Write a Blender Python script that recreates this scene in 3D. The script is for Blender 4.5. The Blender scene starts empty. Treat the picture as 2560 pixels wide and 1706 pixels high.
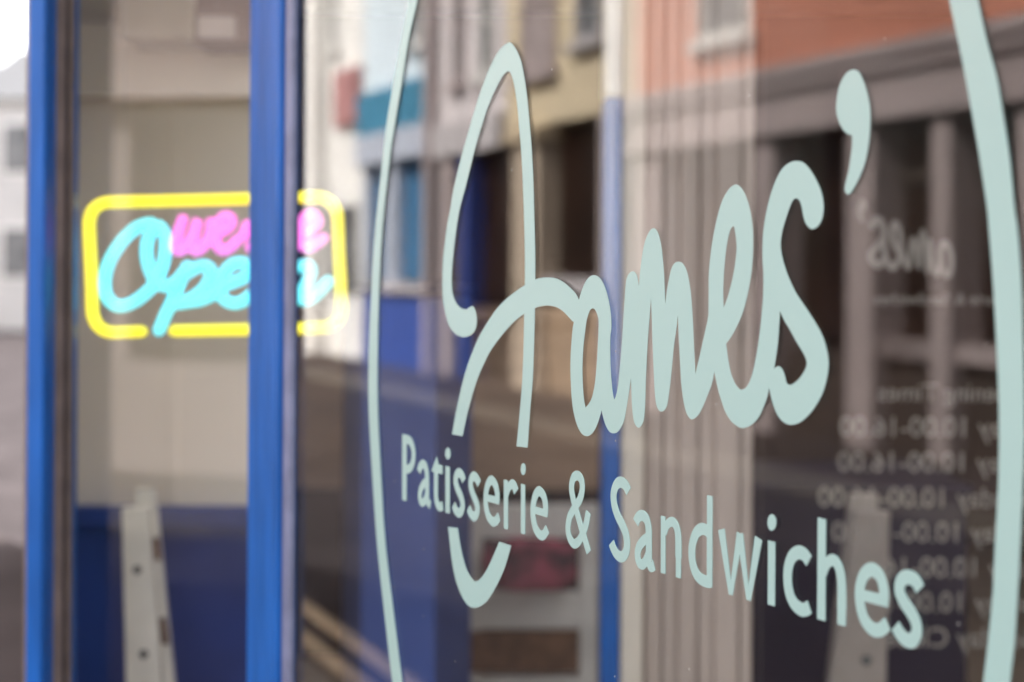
import bpy, bmesh, math, random
from mathutils import Vector, Matrix
from mathutils.geometry import tessellate_polygon
random.seed(7)
SC = bpy.context.scene
COL = SC.collection

# ------------------------------------------------------------------ camera
W, H, FP = 2560.0, 1706.0, 3555.6          # photograph pixels, focal length in those pixels
HOR = 676.0                                # horizon row at the middle of the frame
ROLL = math.radians(0.32)
EYE = 1.5
cam_d = bpy.data.cameras.new('camera'); cam = bpy.data.objects.new('camera', cam_d); COL.objects.link(cam)
cam.location = (0, 0, EYE)
cam.rotation_euler = (Matrix.Rotation(math.radians(90), 3, 'X') @ Matrix.Rotation(ROLL, 3, 'Z')).to_euler()
cam_d.lens = 50; cam_d.sensor_width = 36
cam_d.shift_y = -(H/2 - HOR)/W
cam_d.clip_start = 0.02; cam_d.clip_end = 600
cam_d.dof.use_dof = True; cam_d.dof.focus_distance = 1.22; cam_d.dof.aperture_fstop = 3.1
cam_d.dof.aperture_blades = 0
SC.camera = cam

# ------------------------------------------------------------------ light
SUN_EL, SUN_TRAVEL = math.radians(44), Vector((-0.8367, -0.5477, 0))    # the sun stands behind the shop
world = bpy.data.worlds.new('World'); SC.world = world; world.use_nodes = True
wn = world.node_tree.nodes; wl = world.node_tree.links
sky = wn.new('ShaderNodeTexSky'); sky.sky_type = 'NISHITA'; sky.sun_disc = False
sky.sun_elevation = SUN_EL; sky.sun_rotation = math.atan2(0.8367, 0.5477)
sky.air_density = 1.0; sky.dust_density = 2.5
hs = wn.new('ShaderNodeHueSaturation'); hs.inputs['Saturation'].default_value = 0.38      # thin high cloud: a paler sky
wl.new(sky.outputs[0], hs.inputs['Color']); wl.new(hs.outputs[0], wn['Background'].inputs['Color'])
tnt = wn.new('ShaderNodeMix'); tnt.data_type = 'RGBA'; tnt.blend_type = 'MULTIPLY'; tnt.inputs[0].default_value = 1.0
tnt.inputs[7].default_value = (1.0, 0.925, 0.885, 1); wl.new(hs.outputs[0], tnt.inputs[6]); wl.new(tnt.outputs[2], wn['Background'].inputs['Color']); wn['Background'].inputs['Strength'].default_value = 0.15
sd = bpy.data.lights.new('sun', 'SUN'); sd.energy = 2.6; sd.angle = math.radians(0.5); sd.color = (1.0, 0.94, 0.86)
sun = bpy.data.objects.new('sun', sd); COL.objects.link(sun)
trav = Vector((SUN_TRAVEL.x*math.cos(SUN_EL), SUN_TRAVEL.y*math.cos(SUN_EL), -math.sin(SUN_EL)))
sun.rotation_euler = trav.to_track_quat('-Z', 'Y').to_euler(); sun.location = (6, 8, 14)
vs = SC.view_settings
vs.view_transform = 'Standard'; vs.look = 'None'; vs.gamma = 1.0; vs.use_curve_mapping = False
vs.exposure = 2.68
SC.cycles.max_bounces = 14; SC.cycles.transparent_max_bounces = 24
SC.cycles.diffuse_bounces = 6; SC.cycles.glossy_bounces = 6

# ------------------------------------------------------------------ pixel <-> world
cr, sr = math.cos(ROLL), math.sin(ROLL)
def ray(x, y):
    a = (x - W/2)/FP; b = (HOR - y)/FP
    return Vector((a*cr - b*sr, 1.0, a*sr + b*cr))
def at(x, y, D):                           # point seen at photo pixel x, y that lies D metres down the view axis
    r = ray(x, y); return Vector((r.x*D, D, EYE + r.z*D))
GL0 = Vector((0.1475, 1.14)); GD = Vector((-0.5477, 0.8367)); GN = Vector((-0.8367, -0.5477))   # glass line, along, outward
def on_glass(x, y):                        # -> (s along the glass, height)
    r = ray(x, y)
    k = GL0.dot(GN)/(r.x*GN.x + r.y*GN.y)
    p = r*k
    return ((Vector((p.x, p.y)) - GL0).dot(GD), EYE + p.z)
def G(s, m, z):                            # glass frame -> world; m metres outward
    p = GL0 + GD*s + GN*m
    return Vector((p.x, p.y, z))
def mirror(p):
    q = Vector((p[0], p[1])) - GL0; m = q.dot(GN); q = Vector((p[0], p[1])) - GN*(2*m)
    return Vector((q.x, q.y, p[2]))
# the far side of the street, first laid out as it shows in the glass, then put where it really stands
F0 = Vector((1.54, 13.7)); FU = Vector((-0.4305, 0.9026)); FW = Vector((-0.9026, -0.4305))
def S(u, w, z):
    p = F0 + FU*u + FW*w
    return mirror((p.x, p.y, z))

# ------------------------------------------------------------------ materials
def lin(c): return tuple(((v/255)/12.92 if v/255 <= 0.04045 else ((v/255+0.055)/1.055)**2.4) for v in c)
def mat(name, col, rough=0.6, var=0.12, scale=6.0, bump=0.0, bscale=60.0, stretch=(1, 1, 1), spec=0.5, col2=None, metallic=0.0):
    m = bpy.data.materials.new(name); m.use_nodes = True
    n = m.node_tree.nodes; l = m.node_tree.links; b = n['Principled BSDF']
    tc = n.new('ShaderNodeTexCoord'); mp = n.new('ShaderNodeMapping'); mp.inputs['Scale'].default_value = stretch
    l.new(tc.outputs['Object'], mp.inputs[0])
    nz = n.new('ShaderNodeTexNoise'); nz.inputs['Scale'].default_value = scale; nz.inputs['Detail'].default_value = 6
    l.new(mp.outputs[0], nz.inputs['Vector'])
    mx = n.new('ShaderNodeMix'); mx.data_type = 'RGBA'
    c2 = col2 or tuple(max(0, v*(1-var*2)) for v in col)
    mx.inputs[6].default_value = (*c2, 1); mx.inputs[7].default_value = (*col, 1)
    rp = n.new('ShaderNodeMapRange'); rp.inputs[1].default_value = 0.35; rp.inputs[2].default_value = 0.62
    l.new(nz.outputs[0], rp.inputs[0]); l.new(rp.outputs[0], mx.inputs[0]); l.new(mx.outputs[2], b.inputs['Base Color'])
    b.inputs['Roughness'].default_value = rough; b.inputs['Specular IOR Level'].default_value = spec
    b.inputs['Metallic'].default_value = metallic
    if bump:
        n2 = n.new('ShaderNodeTexNoise'); n2.inputs['Scale'].default_value = bscale; n2.inputs['Detail'].default_value = 5
        l.new(mp.outputs[0], n2.inputs['Vector'])
        bp = n.new('ShaderNodeBump'); bp.inputs['Strength'].default_value = bump; bp.inputs['Distance'].default_value = 0.004
        l.new(n2.outputs[0], bp.inputs['Height']); l.new(bp.outputs[0], b.inputs['Normal'])
    return m
def glow(name, col, strength):
    m = bpy.data.materials.new(name); m.use_nodes = True
    n = m.node_tree.nodes; l = m.node_tree.links; b = n['Principled BSDF']
    b.inputs['Base Color'].default_value = (*col, 1)
    nz = n.new('ShaderNodeTexNoise'); nz.inputs['Scale'].default_value = 14
    rp = n.new('ShaderNodeMapRange'); rp.inputs[3].default_value = strength*0.8; rp.inputs[4].default_value = strength*1.2
    l.new(nz.outputs[0], rp.inputs[0]); l.new(rp.outputs[0], b.inputs['Emission Strength'])
    b.inputs['Emission Color'].default_value = (*col, 1); b.inputs['Roughness'].default_value = 0.4
    return m
def glass_mat(name, f0, tint=(0.99, 0.995, 0.99), specks=False):
    m = bpy.data.materials.new(name); m.use_nodes = True
    n = m.node_tree.nodes; l = m.node_tree.links; n.remove(n['Principled BSDF']); out = n['Material Output']
    g = n.new('ShaderNodeNewGeometry'); dp = n.new('ShaderNodeVectorMath'); dp.operation = 'DOT_PRODUCT'
    l.new(g.outputs['Normal'], dp.inputs[0]); l.new(g.outputs['Incoming'], dp.inputs[1])
    ab = n.new('ShaderNodeMath'); ab.operation = 'ABSOLUTE'; l.new(dp.outputs['Value'], ab.inputs[0])
    on = n.new('ShaderNodeMath'); on.operation = 'SUBTRACT'; on.inputs[0].default_value = 1; l.new(ab.outputs[0], on.inputs[1])
    pw = n.new('ShaderNodeMath'); pw.operation = 'POWER'; pw.inputs[1].default_value = 4.5; l.new(on.outputs[0], pw.inputs[0])
    ma = n.new('ShaderNodeMath'); ma.operation = 'MULTIPLY_ADD'; ma.inputs[1].default_value = 1-f0; ma.inputs[2].default_value = f0
    l.new(pw.outputs[0], ma.inputs[0])
    tr = n.new('ShaderNodeBsdfTransparent'); tr.inputs[0].default_value = (*tint, 1)
    gl = n.new('ShaderNodeBsdfGlossy'); gl.inputs['Roughness'].default_value = 0.0
    mx = n.new('ShaderNodeMixShader'); l.new(ma.outputs[0], mx.inputs[0]); l.new(tr.outputs[0], mx.inputs[1]); l.new(gl.outputs[0], mx.inputs[2])
    last = mx
    if specks:                             # dust caught on the pane
        tc = n.new('ShaderNodeTexCoord'); vo = n.new('ShaderNodeTexVoronoi'); vo.inputs['Scale'].default_value = 55
        l.new(tc.outputs['Object'], vo.inputs['Vector'])
        lt = n.new('ShaderNodeMath'); lt.operation = 'LESS_THAN'; lt.inputs[1].default_value = 0.045; l.new(vo.outputs['Distance'], lt.inputs[0])
        sp = n.new('ShaderNodeSeparateColor'); l.new(vo.outputs['Color'], sp.inputs[0])
        gt = n.new('ShaderNodeMath'); gt.operation = 'GREATER_THAN'; gt.inputs[1].default_value = 0.9; l.new(sp.outputs[0], gt.inputs[0])
        ml = n.new('ShaderNodeMath'); ml.operation = 'MULTIPLY'; l.new(lt.outputs[0], ml.inputs[0]); l.new(gt.outputs[0], ml.inputs[1])
        ms = n.new('ShaderNodeMath'); ms.operation = 'MULTIPLY'; ms.inputs[1].default_value = 0.55; l.new(ml.outputs[0], ms.inputs[0])
        df = n.new('ShaderNodeBsdfDiffuse'); df.inputs[0].default_value = (0.7, 0.7, 0.66, 1)
        m2 = n.new('ShaderNodeMixShader'); l.new(ms.outputs[0], m2.inputs[0]); l.new(mx.outputs[0], m2.inputs[1]); l.new(df.outputs[0], m2.inputs[2]); last = m2
    l.new(last.outputs[0], out.inputs[0])
    return m

M = {}
M['blue'] = mat('blue_gloss_paint', (0.012, 0.128, 0.47), 0.36, 0.14, 9, 0.35, 30, (6, 6, 0.6), spec=0.35)
M['blue_dark'] = mat('blue_panel_paint', (0.022, 0.055, 0.27), 0.45, 0.1, 5)
M['olive'] = mat('olive_brown_enamel', (0.42, 0.35, 0.24), 0.6, 0.1, 4)
M['tan_wood'] = mat('tan_wood', (0.55, 0.37, 0.24), 0.6, 0.15, 2.5, 0.1, 40, (1, 1, 6))
M['counter'] = mat('counter_blue_paint', (0.07, 0.13, 0.42), 0.5, 0.08, 4)
M['blue_deep'] = mat('deep_navy_paint', (0.010, 0.004, 0.022), 0.6, 0.1, 5)
M['bead'] = mat('grey_blue_glazing_bead', (0.22, 0.24, 0.36), 0.4, 0.15, 20)
M['bead_brown'] = mat('brown_grey_glazing_seal', (0.20, 0.15, 0.13), 0.6, 0.15, 20)
M['vinyl'] = mat('pale_mint_vinyl_film', (0.36, 0.535, 0.495), 0.3, 0.015, 3, 0.0, spec=0.5)
M['vinyl_white'] = mat('white_vinyl_film', (0.27, 0.25, 0.22), 0.5, 0.03, 20)
M['cream_in'] = mat('cream_wall_paint', (0.93, 0.83, 0.69), 0.8, 0.04, 1.3, 0.1, 80)
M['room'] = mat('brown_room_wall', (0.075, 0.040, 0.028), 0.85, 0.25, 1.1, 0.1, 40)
M['ceiling'] = mat('beige_ceiling_paint', (0.74, 0.68, 0.58), 0.85, 0.1, 1.0)
M['boards'] = mat('brown_floorboards', (0.48, 0.36, 0.26), 0.5, 0.2, 3, 0.1, 30, (1, 8, 1))
M['white_wood'] = mat('white_painted_wood', (0.80, 0.76, 0.68), 0.5, 0.08, 8, 0.1, 30)
M['dim_white_wood'] = mat('white_wood_dimmed', (0.36, 0.31, 0.28), 0.6, 0.1, 8, 0.1, 30)  # the white paint darkened to stand for weaker light on the twin trestle
M['screw'] = mat('dark_screw_head', (0.09, 0.09, 0.09), 0.5)
M['wood_shadow'] = mat('brown_wood_and_shadow', (0.16, 0.09, 0.06), 0.7)  # brown wood parts, and the shadow gaps painted on the trestle
M['shutter'] = mat('greige_panelled_wood', (0.52, 0.44, 0.38), 0.6, 0.1, 3, 0.1, 40, (3, 3, 0.4))
M['shutter_edge'] = mat('cream_wood_edge', (0.72, 0.66, 0.55), 0.5, 0.05, 3)
M['cushion'] = mat('floral_cushion_fabric', (0.40, 0.07, 0.11), 0.95, 0.1, 13, 0.3, 200, col2=(0.035, 0.015, 0.02))
M['seatbrown'] = mat('tan_wicker_seat', (0.24, 0.13, 0.07), 0.8, 0.2, 30, 0.3, 60)
M['acrylic'] = glass_mat('clear_acrylic', 0.02)
M['pane'] = glass_mat('window_glass', 0.043, specks=True)
M['inner_pane'] = glass_mat('screen_glass', 0.004)
M['yellow'] = glow('yellow_neon', (1.0, 0.85, 0.03), 0.21)
M['cyan'] = glow('cyan_neon', (0.15, 0.86, 1.0), 0.24)
M['pink'] = glow('pink_neon', (1.0, 0.20, 0.78), 0.22)
M['wire'] = mat('clear_cord', (0.35, 0.35, 0.33), 0.4)
M['asphalt'] = mat('asphalt', (0.050, 0.044, 0.046), 0.95, 0.2, 2.5, 0.3, 120, spec=0.05)
M['paving'] = mat('stone_paving', (0.075, 0.062, 0.060), 0.9, 0.2, 1.5, 0.3, 60, spec=0.05)
M['kerb'] = mat('granite_kerb', (0.13, 0.115, 0.10), 0.8, 0.15, 6)
M['yline'] = mat('yellow_road_paint', (0.50, 0.37, 0.22), 0.7, 0.15, 9)
M['render'] = mat('cream_wall_render', (0.62, 0.56, 0.42), 0.85, 0.06, 2, 0.3, 60)
M['slate'] = mat('slate_roof', (0.09, 0.095, 0.10), 0.7, 0.2, 8, 0.3, 30)
M['dark_glass'] = mat('dark_shop_glass', (0.028, 0.015, 0.011), 0.25, 0.3, 1.5, spec=0.2)
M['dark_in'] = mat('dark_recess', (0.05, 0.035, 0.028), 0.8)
M['sash'] = mat('white_sash_paint', (0.66, 0.66, 0.64), 0.5, 0.05, 4)
M['uglass'] = mat('grey_window_glass', (0.16, 0.17, 0.18), 0.2, 0.3, 2, spec=0.3)
def wallmat(name, c, v=0.06): return mat(name, c, 0.85, v, 1.2, 0.3, 60)

# ------------------------------------------------------------------ objects
def meta(o, label=None, cat=None, group=None, kind=None):
    if label: o['label'] = label
    if cat: o['category'] = cat
    if group: o['group'] = group
    if kind: o['kind'] = kind
    return o
def thing(name, label, cat, loc=(0, 0, 0), group=None):
    o = bpy.data.objects.new(name, None); COL.objects.link(o); o.location = loc; o.empty_display_size = 0.1
    return meta(o, label, cat, group)
def link(name, bm, m, parent=None, smooth=False, bevel=0.0):
    bmesh.ops.recalc_face_normals(bm, faces=bm.faces)
    me = bpy.data.meshes.new(name); bm.to_mesh(me); bm.free()
    if smooth:
        for p in me.polygons: p.use_smooth = True
    me.materials.append(m)
    o = bpy.data.objects.new(name, me); COL.objects.link(o)
    if parent:
        o.parent = parent
        o.matrix_parent_inverse = Matrix.Translation(-root_loc(parent))
    if bevel:
        b = o.modifiers.new('bevel', 'BEVEL'); b.width = bevel; b.segments = 2; b.limit_method = 'ANGLE'
    return o
def root_loc(p):                           # parts are modelled in world coordinates; only a thing's Empty is moved
    return p.location.copy() if p.parent is None else Vector((0, 0, 0))
def hexa(bm, pts):                         # 4 bottom + 4 top points
    v = [bm.verts.new(p) for p in pts]
    for f in ((0, 1, 2, 3), (4, 5, 6, 7), (0, 1, 5, 4), (1, 2, 6, 5), (2, 3, 7, 6), (3, 0, 4, 7)):
        bm.faces.new([v[i] for i in f])
def prism(bm, plan, z0, z1):               # plan polygon extruded upwards
    n = len(plan)
    a = [bm.verts.new((p[0], p[1], z0)) for p in plan]; b = [bm.verts.new((p[0], p[1], z1)) for p in plan]
    bm.faces.new(a); bm.faces.new(b)
    for i in range(n): bm.faces.new((a[i], a[(i+1) % n], b[(i+1) % n], b[i]))
def fbox(bm, F, a0, a1, b0, b1, z0, z1):   # box in a frame function F(a, b, z)
    hexa(bm, [F(a0, b0, z0), F(a1, b0, z0), F(a1, b1, z0), F(a0, b1, z0), F(a0, b0, z1), F(a1, b0, z1), F(a1, b1, z1), F(a0, b1, z1)])
def fobj(name, F, boxes, m, parent=None, bevel=0.0):
    bm = bmesh.new()
    for b in boxes: fbox(bm, F, *b)
    return link(name, bm, m, parent, bevel=bevel)
def WF(a, b, z): return Vector((a, b, z))  # plain world frame
def tube(bm, pts, r, seg=10, caps=True):
    rings = []
    n = len(pts)
    up = None
    for i, p in enumerate(pts):
        t = (pts[min(i+1, n-1)] - pts[max(i-1, 0)]).normalized()
        if up is None: up = t.orthogonal().normalized()
        up = (up - t*up.dot(t)).normalized(); sd_ = t.cross(up)
        rings.append([bm.verts.new(p + (up*math.cos(2*math.pi*k/seg) + sd_*math.sin(2*math.pi*k/seg))*r) for k in range(seg)])
    for a, b in zip(rings, rings[1:]):
        for k in range(seg): bm.faces.new((a[k], a[(k+1) % seg], b[(k+1) % seg], b[k]))
    if caps:
        bm.faces.new(rings[0]); bm.faces.new(rings[-1])
        for p in (pts[0], pts[-1]): bmesh.ops.create_icosphere(bm, subdivisions=2, radius=r*0.985, matrix=Matrix.Translation(p))
def cr_spline(pts, n=8, closed=False):     # Catmull-Rom through points of any dimension
    P = [Vector(p) for p in pts]; out = []; N = len(P)
    rng = range(N) if closed else range(N-1)
    for i in rng:
        p0 = P[(i-1) % N] if closed or i > 0 else P[0]*2 - P[1]
        p1 = P[i]; p2 = P[(i+1) % N]
        p3 = P[(i+2) % N] if closed or i+2 < N else P[-1]*2 - P[-2]
        for k in range(n):
            t = k/n
            out.append(0.5*((2*p1) + (p2-p0)*t + (2*p0-5*p1+4*p2-p3)*t*t + (3*p1-p0-3*p2+p3)*t**3))
    if not closed: out.append(P[-1])
    return out

# ================================================================== SETTING: ground, street
bm = bmesh.new(); prism(bm, [(-220, -220), (220, -220), (220, 220), (-220, 220)], -0.6, 0.0)
meta(link('ground', bm, M['asphalt']), kind='structure')
WK = 5.78                                  # kerb of the near pavement, metres from the far shop fronts
bm = bmesh.new(); fbox(bm, S, -16, 9.0, WK+0.13, 8.6, -0.05, 0.12)
meta(link('pavement', bm, M['paving']), kind='structure')
bm = bmesh.new(); fbox(bm, S, -16, 9.0, WK, WK+0.127, -0.05, 0.123)
meta(link('kerb', bm, M['kerb']), kind='structure')
bm = bmesh.new(); fbox(bm, S, -30, 45, -0.3, 1.25, -0.05, 0.12)
meta(link('far_pavement', bm, M['paving']), kind='structure')
bm = bmesh.new(); fbox(bm, S, -30, 45, 1.253, 1.38, -0.05, 0.123)
meta(link('far_kerb', bm, M['kerb']), kind='structure')
for w in (5.36, 5.52):
    bm = bmesh.new(); fbox(bm, S, -16, 9.0, w, w+0.085, 0.0, 0.004)
    meta(link('yellow_line', bm, M['yline']), kind='structure')

# ================================================================== the shop
P1L, P1R = at(66, HOR, 2.05), at(150, HOR, 2.10)
s2, _ = on_glass(724, HOR)                 # where the big pane meets the mullion
s_near = -1.95                             # near end of the big pane, behind the camera's right shoulder
shop = thing('shop', 'blue painted timber shopfront with pale lettering on its large window', 'shopfront', (P1R.x, P1R.y, 0))
Z0, Z1 = 0.42, 2.46
c2 = G(s2, -0.01, 0)
cB_ = G(on_glass(648, HOR)[0] - 0.012, -0.012, 0)
A = Vector((P1R.x, P1R.y)); B = Vector((cB_.x, cB_.y))
# main pane (6 mm) and narrow bay pane
pane = fobj('window_pane', G, [(s_near, s2, -0.0022, -0.0002, Z0, Z1)], M['pane'], shop)
BD = (B - A).normalized(); BNV = Vector((BD.y, -BD.x))
def BF(a, b, z): p = A + BD*a + BNV*b; return Vector((p.x, p.y, z))
BL = (B - A).length
bay = fobj('window_pane', BF, [(0.0, BL, -0.003, 0.003, Z0, Z1)], M['pane'], shop)
bay['label'] = 'narrow side pane of the bay between the two blue posts'
# mullion between the panes
sL = on_glass(648, HOR)[0]; s2 = on_glass(724, HOR)[0]
fobj('mullion_post', G, [(s2, sL, -0.009, 0.016, 0.12, 2.75)], M['blue'], shop, 0.004)
sm = s2
bm = bmesh.new(); fbox(bm, G, sm-0.022, sm-0.001, 0.0004, 0.009, Z0, Z1)
link('glazing_bead', bm, M['bead'], shop, bevel=0.002)
fobj('post_reflection_strip', G, [(sm-0.014, sm-0.001, -0.006, -0.0026, Z0, Z1)], M['blue'], shop, 0.002)  # blue strip standing in for the post's reflection in the pane
# corner post: a bright street side and a face turned to the shop window
bm = bmesh.new()
e1, e2 = at(66, HOR, 2.04), at(156, HOR, 2.04)
pts = []
cx, cy, rr = (e1.x+e2.x)/2, 2.06, (e2.x-e1.x)/2
pa_, pb_ = at(66, HOR, 2.055), at(110, HOR, 2.025); pd_ = at(146, HOR, 2.142)
plan = [(pa_.x+0.004, 2.24), (pa_.x, pa_.y+0.004), (pa_.x+0.006, pa_.y-0.012), (pa_.x+0.012, pb_.y+0.002), (pb_.x-0.002, pb_.y), (pb_.x+0.001, pb_.y+0.004), (pb_.x-0.002, 2.142), (pd_.x, 2.142), (pd_.x, 2.24)]
prism(bm, plan, 0.12, 2.75); link('corner_post', bm, M['blue'], shop, bevel=0.0015)
bm = bmesh.new(); fbox(bm, BF, 0.0, 0.014, 0.0035, 0.062, Z0, Z1); fbox(bm, BF, 0.0, 0.016, -0.012, -0.0035, Z0, Z1)
link('glazing_bead', bm, M['bead_brown'], shop, bevel=0.001)
# sills, stall riser, head, fascia, unseen storey set back, shaped to shade the front but not the roof opening
plan_out = [G(s_near, 0, 0), G(s2, 0, 0), Vector((B.x, B.y, 0)), Vector((A.x, A.y, 0))]
def strip(name, off0, off1, z0, z1, m):
    bm = bmesh.new()
    fbox(bm, G, s_near-3.2, s2-0.002, off0, off1, z0, z1)
    fbox(bm, BF, 0.002, BL-0.004, off0, off1, z0+0.0005, z1-0.0005)
    return link(name, bm, m, shop, bevel=0.002)
strip('stall_riser', -0.05, 0.03, 0.12, Z0-0.05, M['blue'])
strip('sill', -0.05, 0.07, Z0-0.05, Z0, M['blue'])
strip('head_rail', -0.05, 0.05, Z1, Z1+0.08, M['blue'])
strip('fascia', -0.05, 0.14, Z1+0.08, 3.05, M['blue'])
fobj('mullion_post', G, [(s_near-0.07, s_near-0.002, -0.06, 0.03, Z0, Z1)], M['blue'], shop, 0.003)
fobj('window_pane', G, [(s_near-3.2, s_near-0.07, -0.0022, -0.0002, Z0, Z1)], M['pane'], shop)
SD = Vector((-0.322, 0.9467)); SDN = Vector((-0.9467, -0.322))
A2 = Vector((cx-rr*0.25-0.061, cy+0.062+0.181))
def SF(a, b, z): p = A2 + SD*a + SDN*b; return Vector((p.x, p.y, z))
E1 = SF(5.2, 0, 0); R1 = G(s_near-3.2, 0, 0)
foot = [(A2.x, A2.y), (B.x, B.y), (c2.x, c2.y), (R1.x, R1.y), (R1.x+5.5, R1.y+3.0), (5.5, 7.1), (E1.x, E1.y)]
def slab(bm, plan, hole, z0, z1):          # flat slab with one opening
    loops = [[Vector((p[0], p[1], 0)) for p in plan], [Vector((p[0], p[1], 0)) for p in hole]]
    flat = [p for lp in loops for p in lp]
    lo_ = [bm.verts.new((p.x, p.y, z0)) for p in flat]; hi_ = [bm.verts.new((p.x, p.y, z1)) for p in flat]
    for t in tessellate_polygon(loops):
        bm.faces.new([lo_[i] for i in t]); bm.faces.new([hi_[i] for i in t])
    k = 0
    for lp in loops:
        n = len(lp)
        for i in range(n):
            a_, b_ = k+i, k+(i+1) % n
            bm.faces.new((lo_[a_], lo_[b_], hi_[b_], hi_[a_]))
        k += n
HOLE = [G(x, y, 0)[:2] for x, y in ((-1.6, -0.22), (2.75, -0.22), (2.75, -2.45), (-1.6, -2.45))]  # unseen roof opening, added to let sky light into the room
bm = bmesh.new(); slab(bm, foot, HOLE, 3.06, 3.2); link('flat_roof', bm, M['slate'], shop)
fobj('added_rooflight', G, [(-1.65, 2.8, -2.5, -0.17, 3.201, 3.21)], M['inner_pane'], shop)  # glazing of the added opening, out of view
rear = [tuple(G(-6.0, -2.6, 0)[:2]), tuple(G(4.6, -2.6, 0)[:2]), tuple(G(4.6, -7.5, 0)[:2]), tuple(G(-6.0, -7.5, 0)[:2])]
bm = bmesh.new(); prism(bm, rear, 3.205, 6.8); link('shading_storey', bm, M['render'], shop)  # unseen block, shaped to keep sun off the front
bm = bmesh.new(); prism(bm, rear, 6.801, 7.0); link('roof', bm, M['slate'], shop)
fobj('side_wall', SF, [(0.0, 5.2, -0.004, 0.014, 0.12, 3.05)], M['render'], shop)

# lettering -----------------------------------------------------------------
layer = [0]
def film(polys, name, m, parent, base=0.0002):
    """polys: list of (outline, [holes]) in (s, z) on the outside of the pane; each cut piece is a thin film of its own thickness"""
    bm = bmesh.new()
    for outl, holes in polys:
        layer[0] += 1
        t1 = base + 0.000012*layer[0]; t0 = 0.00002
        loops = [[Vector((p[0], p[1], 0)) for p in outl]] + [[Vector((p[0], p[1], 0)) for p in h] for h in holes]
        tris = tessellate_polygon(loops)
        flat = [p for lp in loops for p in lp]
        top = [bm.verts.new(G(p.x, t1, p.y)) for p in flat]; bot = [bm.verts.new(G(p.x, t0, p.y)) for p in flat]
        for t in tris:
            try: bm.faces.new([top[i] for i in t])
            except ValueError: pass
        k = 0
        for lp in loops:
            n = len(lp)
            for i in range(n):
                a_, b_ = k+i, k+(i+1) % n
                try: bm.faces.new((top[a_], top[b_], bot[b_], bot[a_]))
                except ValueError: pass
            k += n
    me = bpy.data.meshes.new(name)
    bmesh.ops.recalc_face_normals(bm, faces=bm.faces)
    bm.to_mesh(me); bm.free(); me.materials.append(m)
    o = bpy.data.objects.new(name, me); COL.objects.link(o); o.parent = parent
    o.matrix_parent_inverse = Matrix.Translation(-root_loc(parent))
    return o
def px_curve(pts, corners=(), n=5):
    """smooth closed outline through photo pixels laid onto the pane; corners = indices that stay sharp"""
    P = [on_glass(*p) for p in pts]; N = len(P); cs = sorted(corners)
    if not cs: return [tuple(v) for v in cr_spline(P, n, True)]
    out = []
    for i, c in enumerate(cs):
        e = cs[(i+1) % len(cs)]
        seg = [P[(c+k) % N] for k in range(((e-c) % N or N) + 1)]
        out += [tuple(v) for v in cr_spline(seg, n)[:-1]] if len(seg) > 2 else [tuple(seg[0])]
    return out
def cc(ox, oy, sc, pts): return [(ox + x/sc, oy + y/sc) for x, y in pts]

J = [(1291.7,1116.3),(1319.3,1119.6),(1326.2,1019.4),(1332.6,942.9),(1336.4,825.5),(1337.7,770.8),(1338.4,699.4),(1338.2,633),(1336.4,556.5),(1334.6,480),(1333,437),(1328.7,360.6),(1324.9,317.2),(1319.8,258.6),(1313.4,207.6),(1304.5,159),(1294.3,131),(1284,114.4),(1275.2,106.8),(1263.7,111.9),(1248.4,127.2),(1233,154),(1217.8,187),(1202.4,228),(1187,276.4),(1169.3,337.7),(1154,391),(1142.5,437),(1133,480),(1126,523.4),(1118.3,564),(1111.9,612.7),(1107.5,658.6),(1106.3,709.6),(1107.6,747.9),(1112.7,778.5),(1120.8,809),(1131,827),(1143.8,838.4),(1159,843.5),(1174.4,839.7),(1185.9,829.5),(1191.7,814),(1192.2,796.3),(1189.7,781),(1185.9,770.8),(1181.5,765.7),(1175.7,767.8),(1168,772.9),(1160.4,773.4),(1151.4,769.5),(1143.8,761.9),(1137.4,750.4),(1132.3,735),(1129.7,709.6),(1130.3,679),(1133,643.3),(1137.4,602.4),(1142.5,564),(1150,520.8),(1161,480),(1169.3,447.3),(1178.2,411.6),(1189.7,365.7),(1202.4,322.3),(1215.2,281.5),(1228,248.4),(1243.3,215.2),(1256,192.2),(1265,182),(1270.8,179),(1276.4,182),(1282.8,199.9),(1288,225.4),(1294.3,268.8),(1298,317.2),(1302,360.6),(1305.8,416.7),(1308.3,480),(1310.9,556.5),(1312.7,633),(1312.7,709.6),(1310.9,786),(1309.6,851),(1306.5,942.9),(1300.7,1019.4)]
BR = [(1130.5,1086.2),(1137.4,1044.9),(1146.3,1001.5),(1156.5,958),(1168,917.3),(1182,879),(1199.9,838.3),(1222.9,800),(1243.3,770.8),(1268.8,745.3),(1291.7,727.4),(1312.7,713.4),(1338.4,699.4),(1355.5,695),(1373.4,694.3),(1391.2,696.8),(1409,705.8),(1424.4,718.5),(1437,731.3),(1443.5,741.5),(1447.6,751.7),(1462,790),(1450,806),(1435.6,805.3),(1430.8,802.7),(1419.3,790),(1407.8,778.5),(1393.8,769.5),(1381,765.7),(1368.3,764.4),(1353,766.2),(1337.7,770.8),(1310.9,784.8),(1284,806.5),(1258.6,834.6),(1240.7,857.6),(1225.4,880),(1215.2,899.5),(1201.2,930),(1189.7,960.7),(1179.5,993.9),(1169.3,1032),(1156.5,1090.8)]
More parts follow.
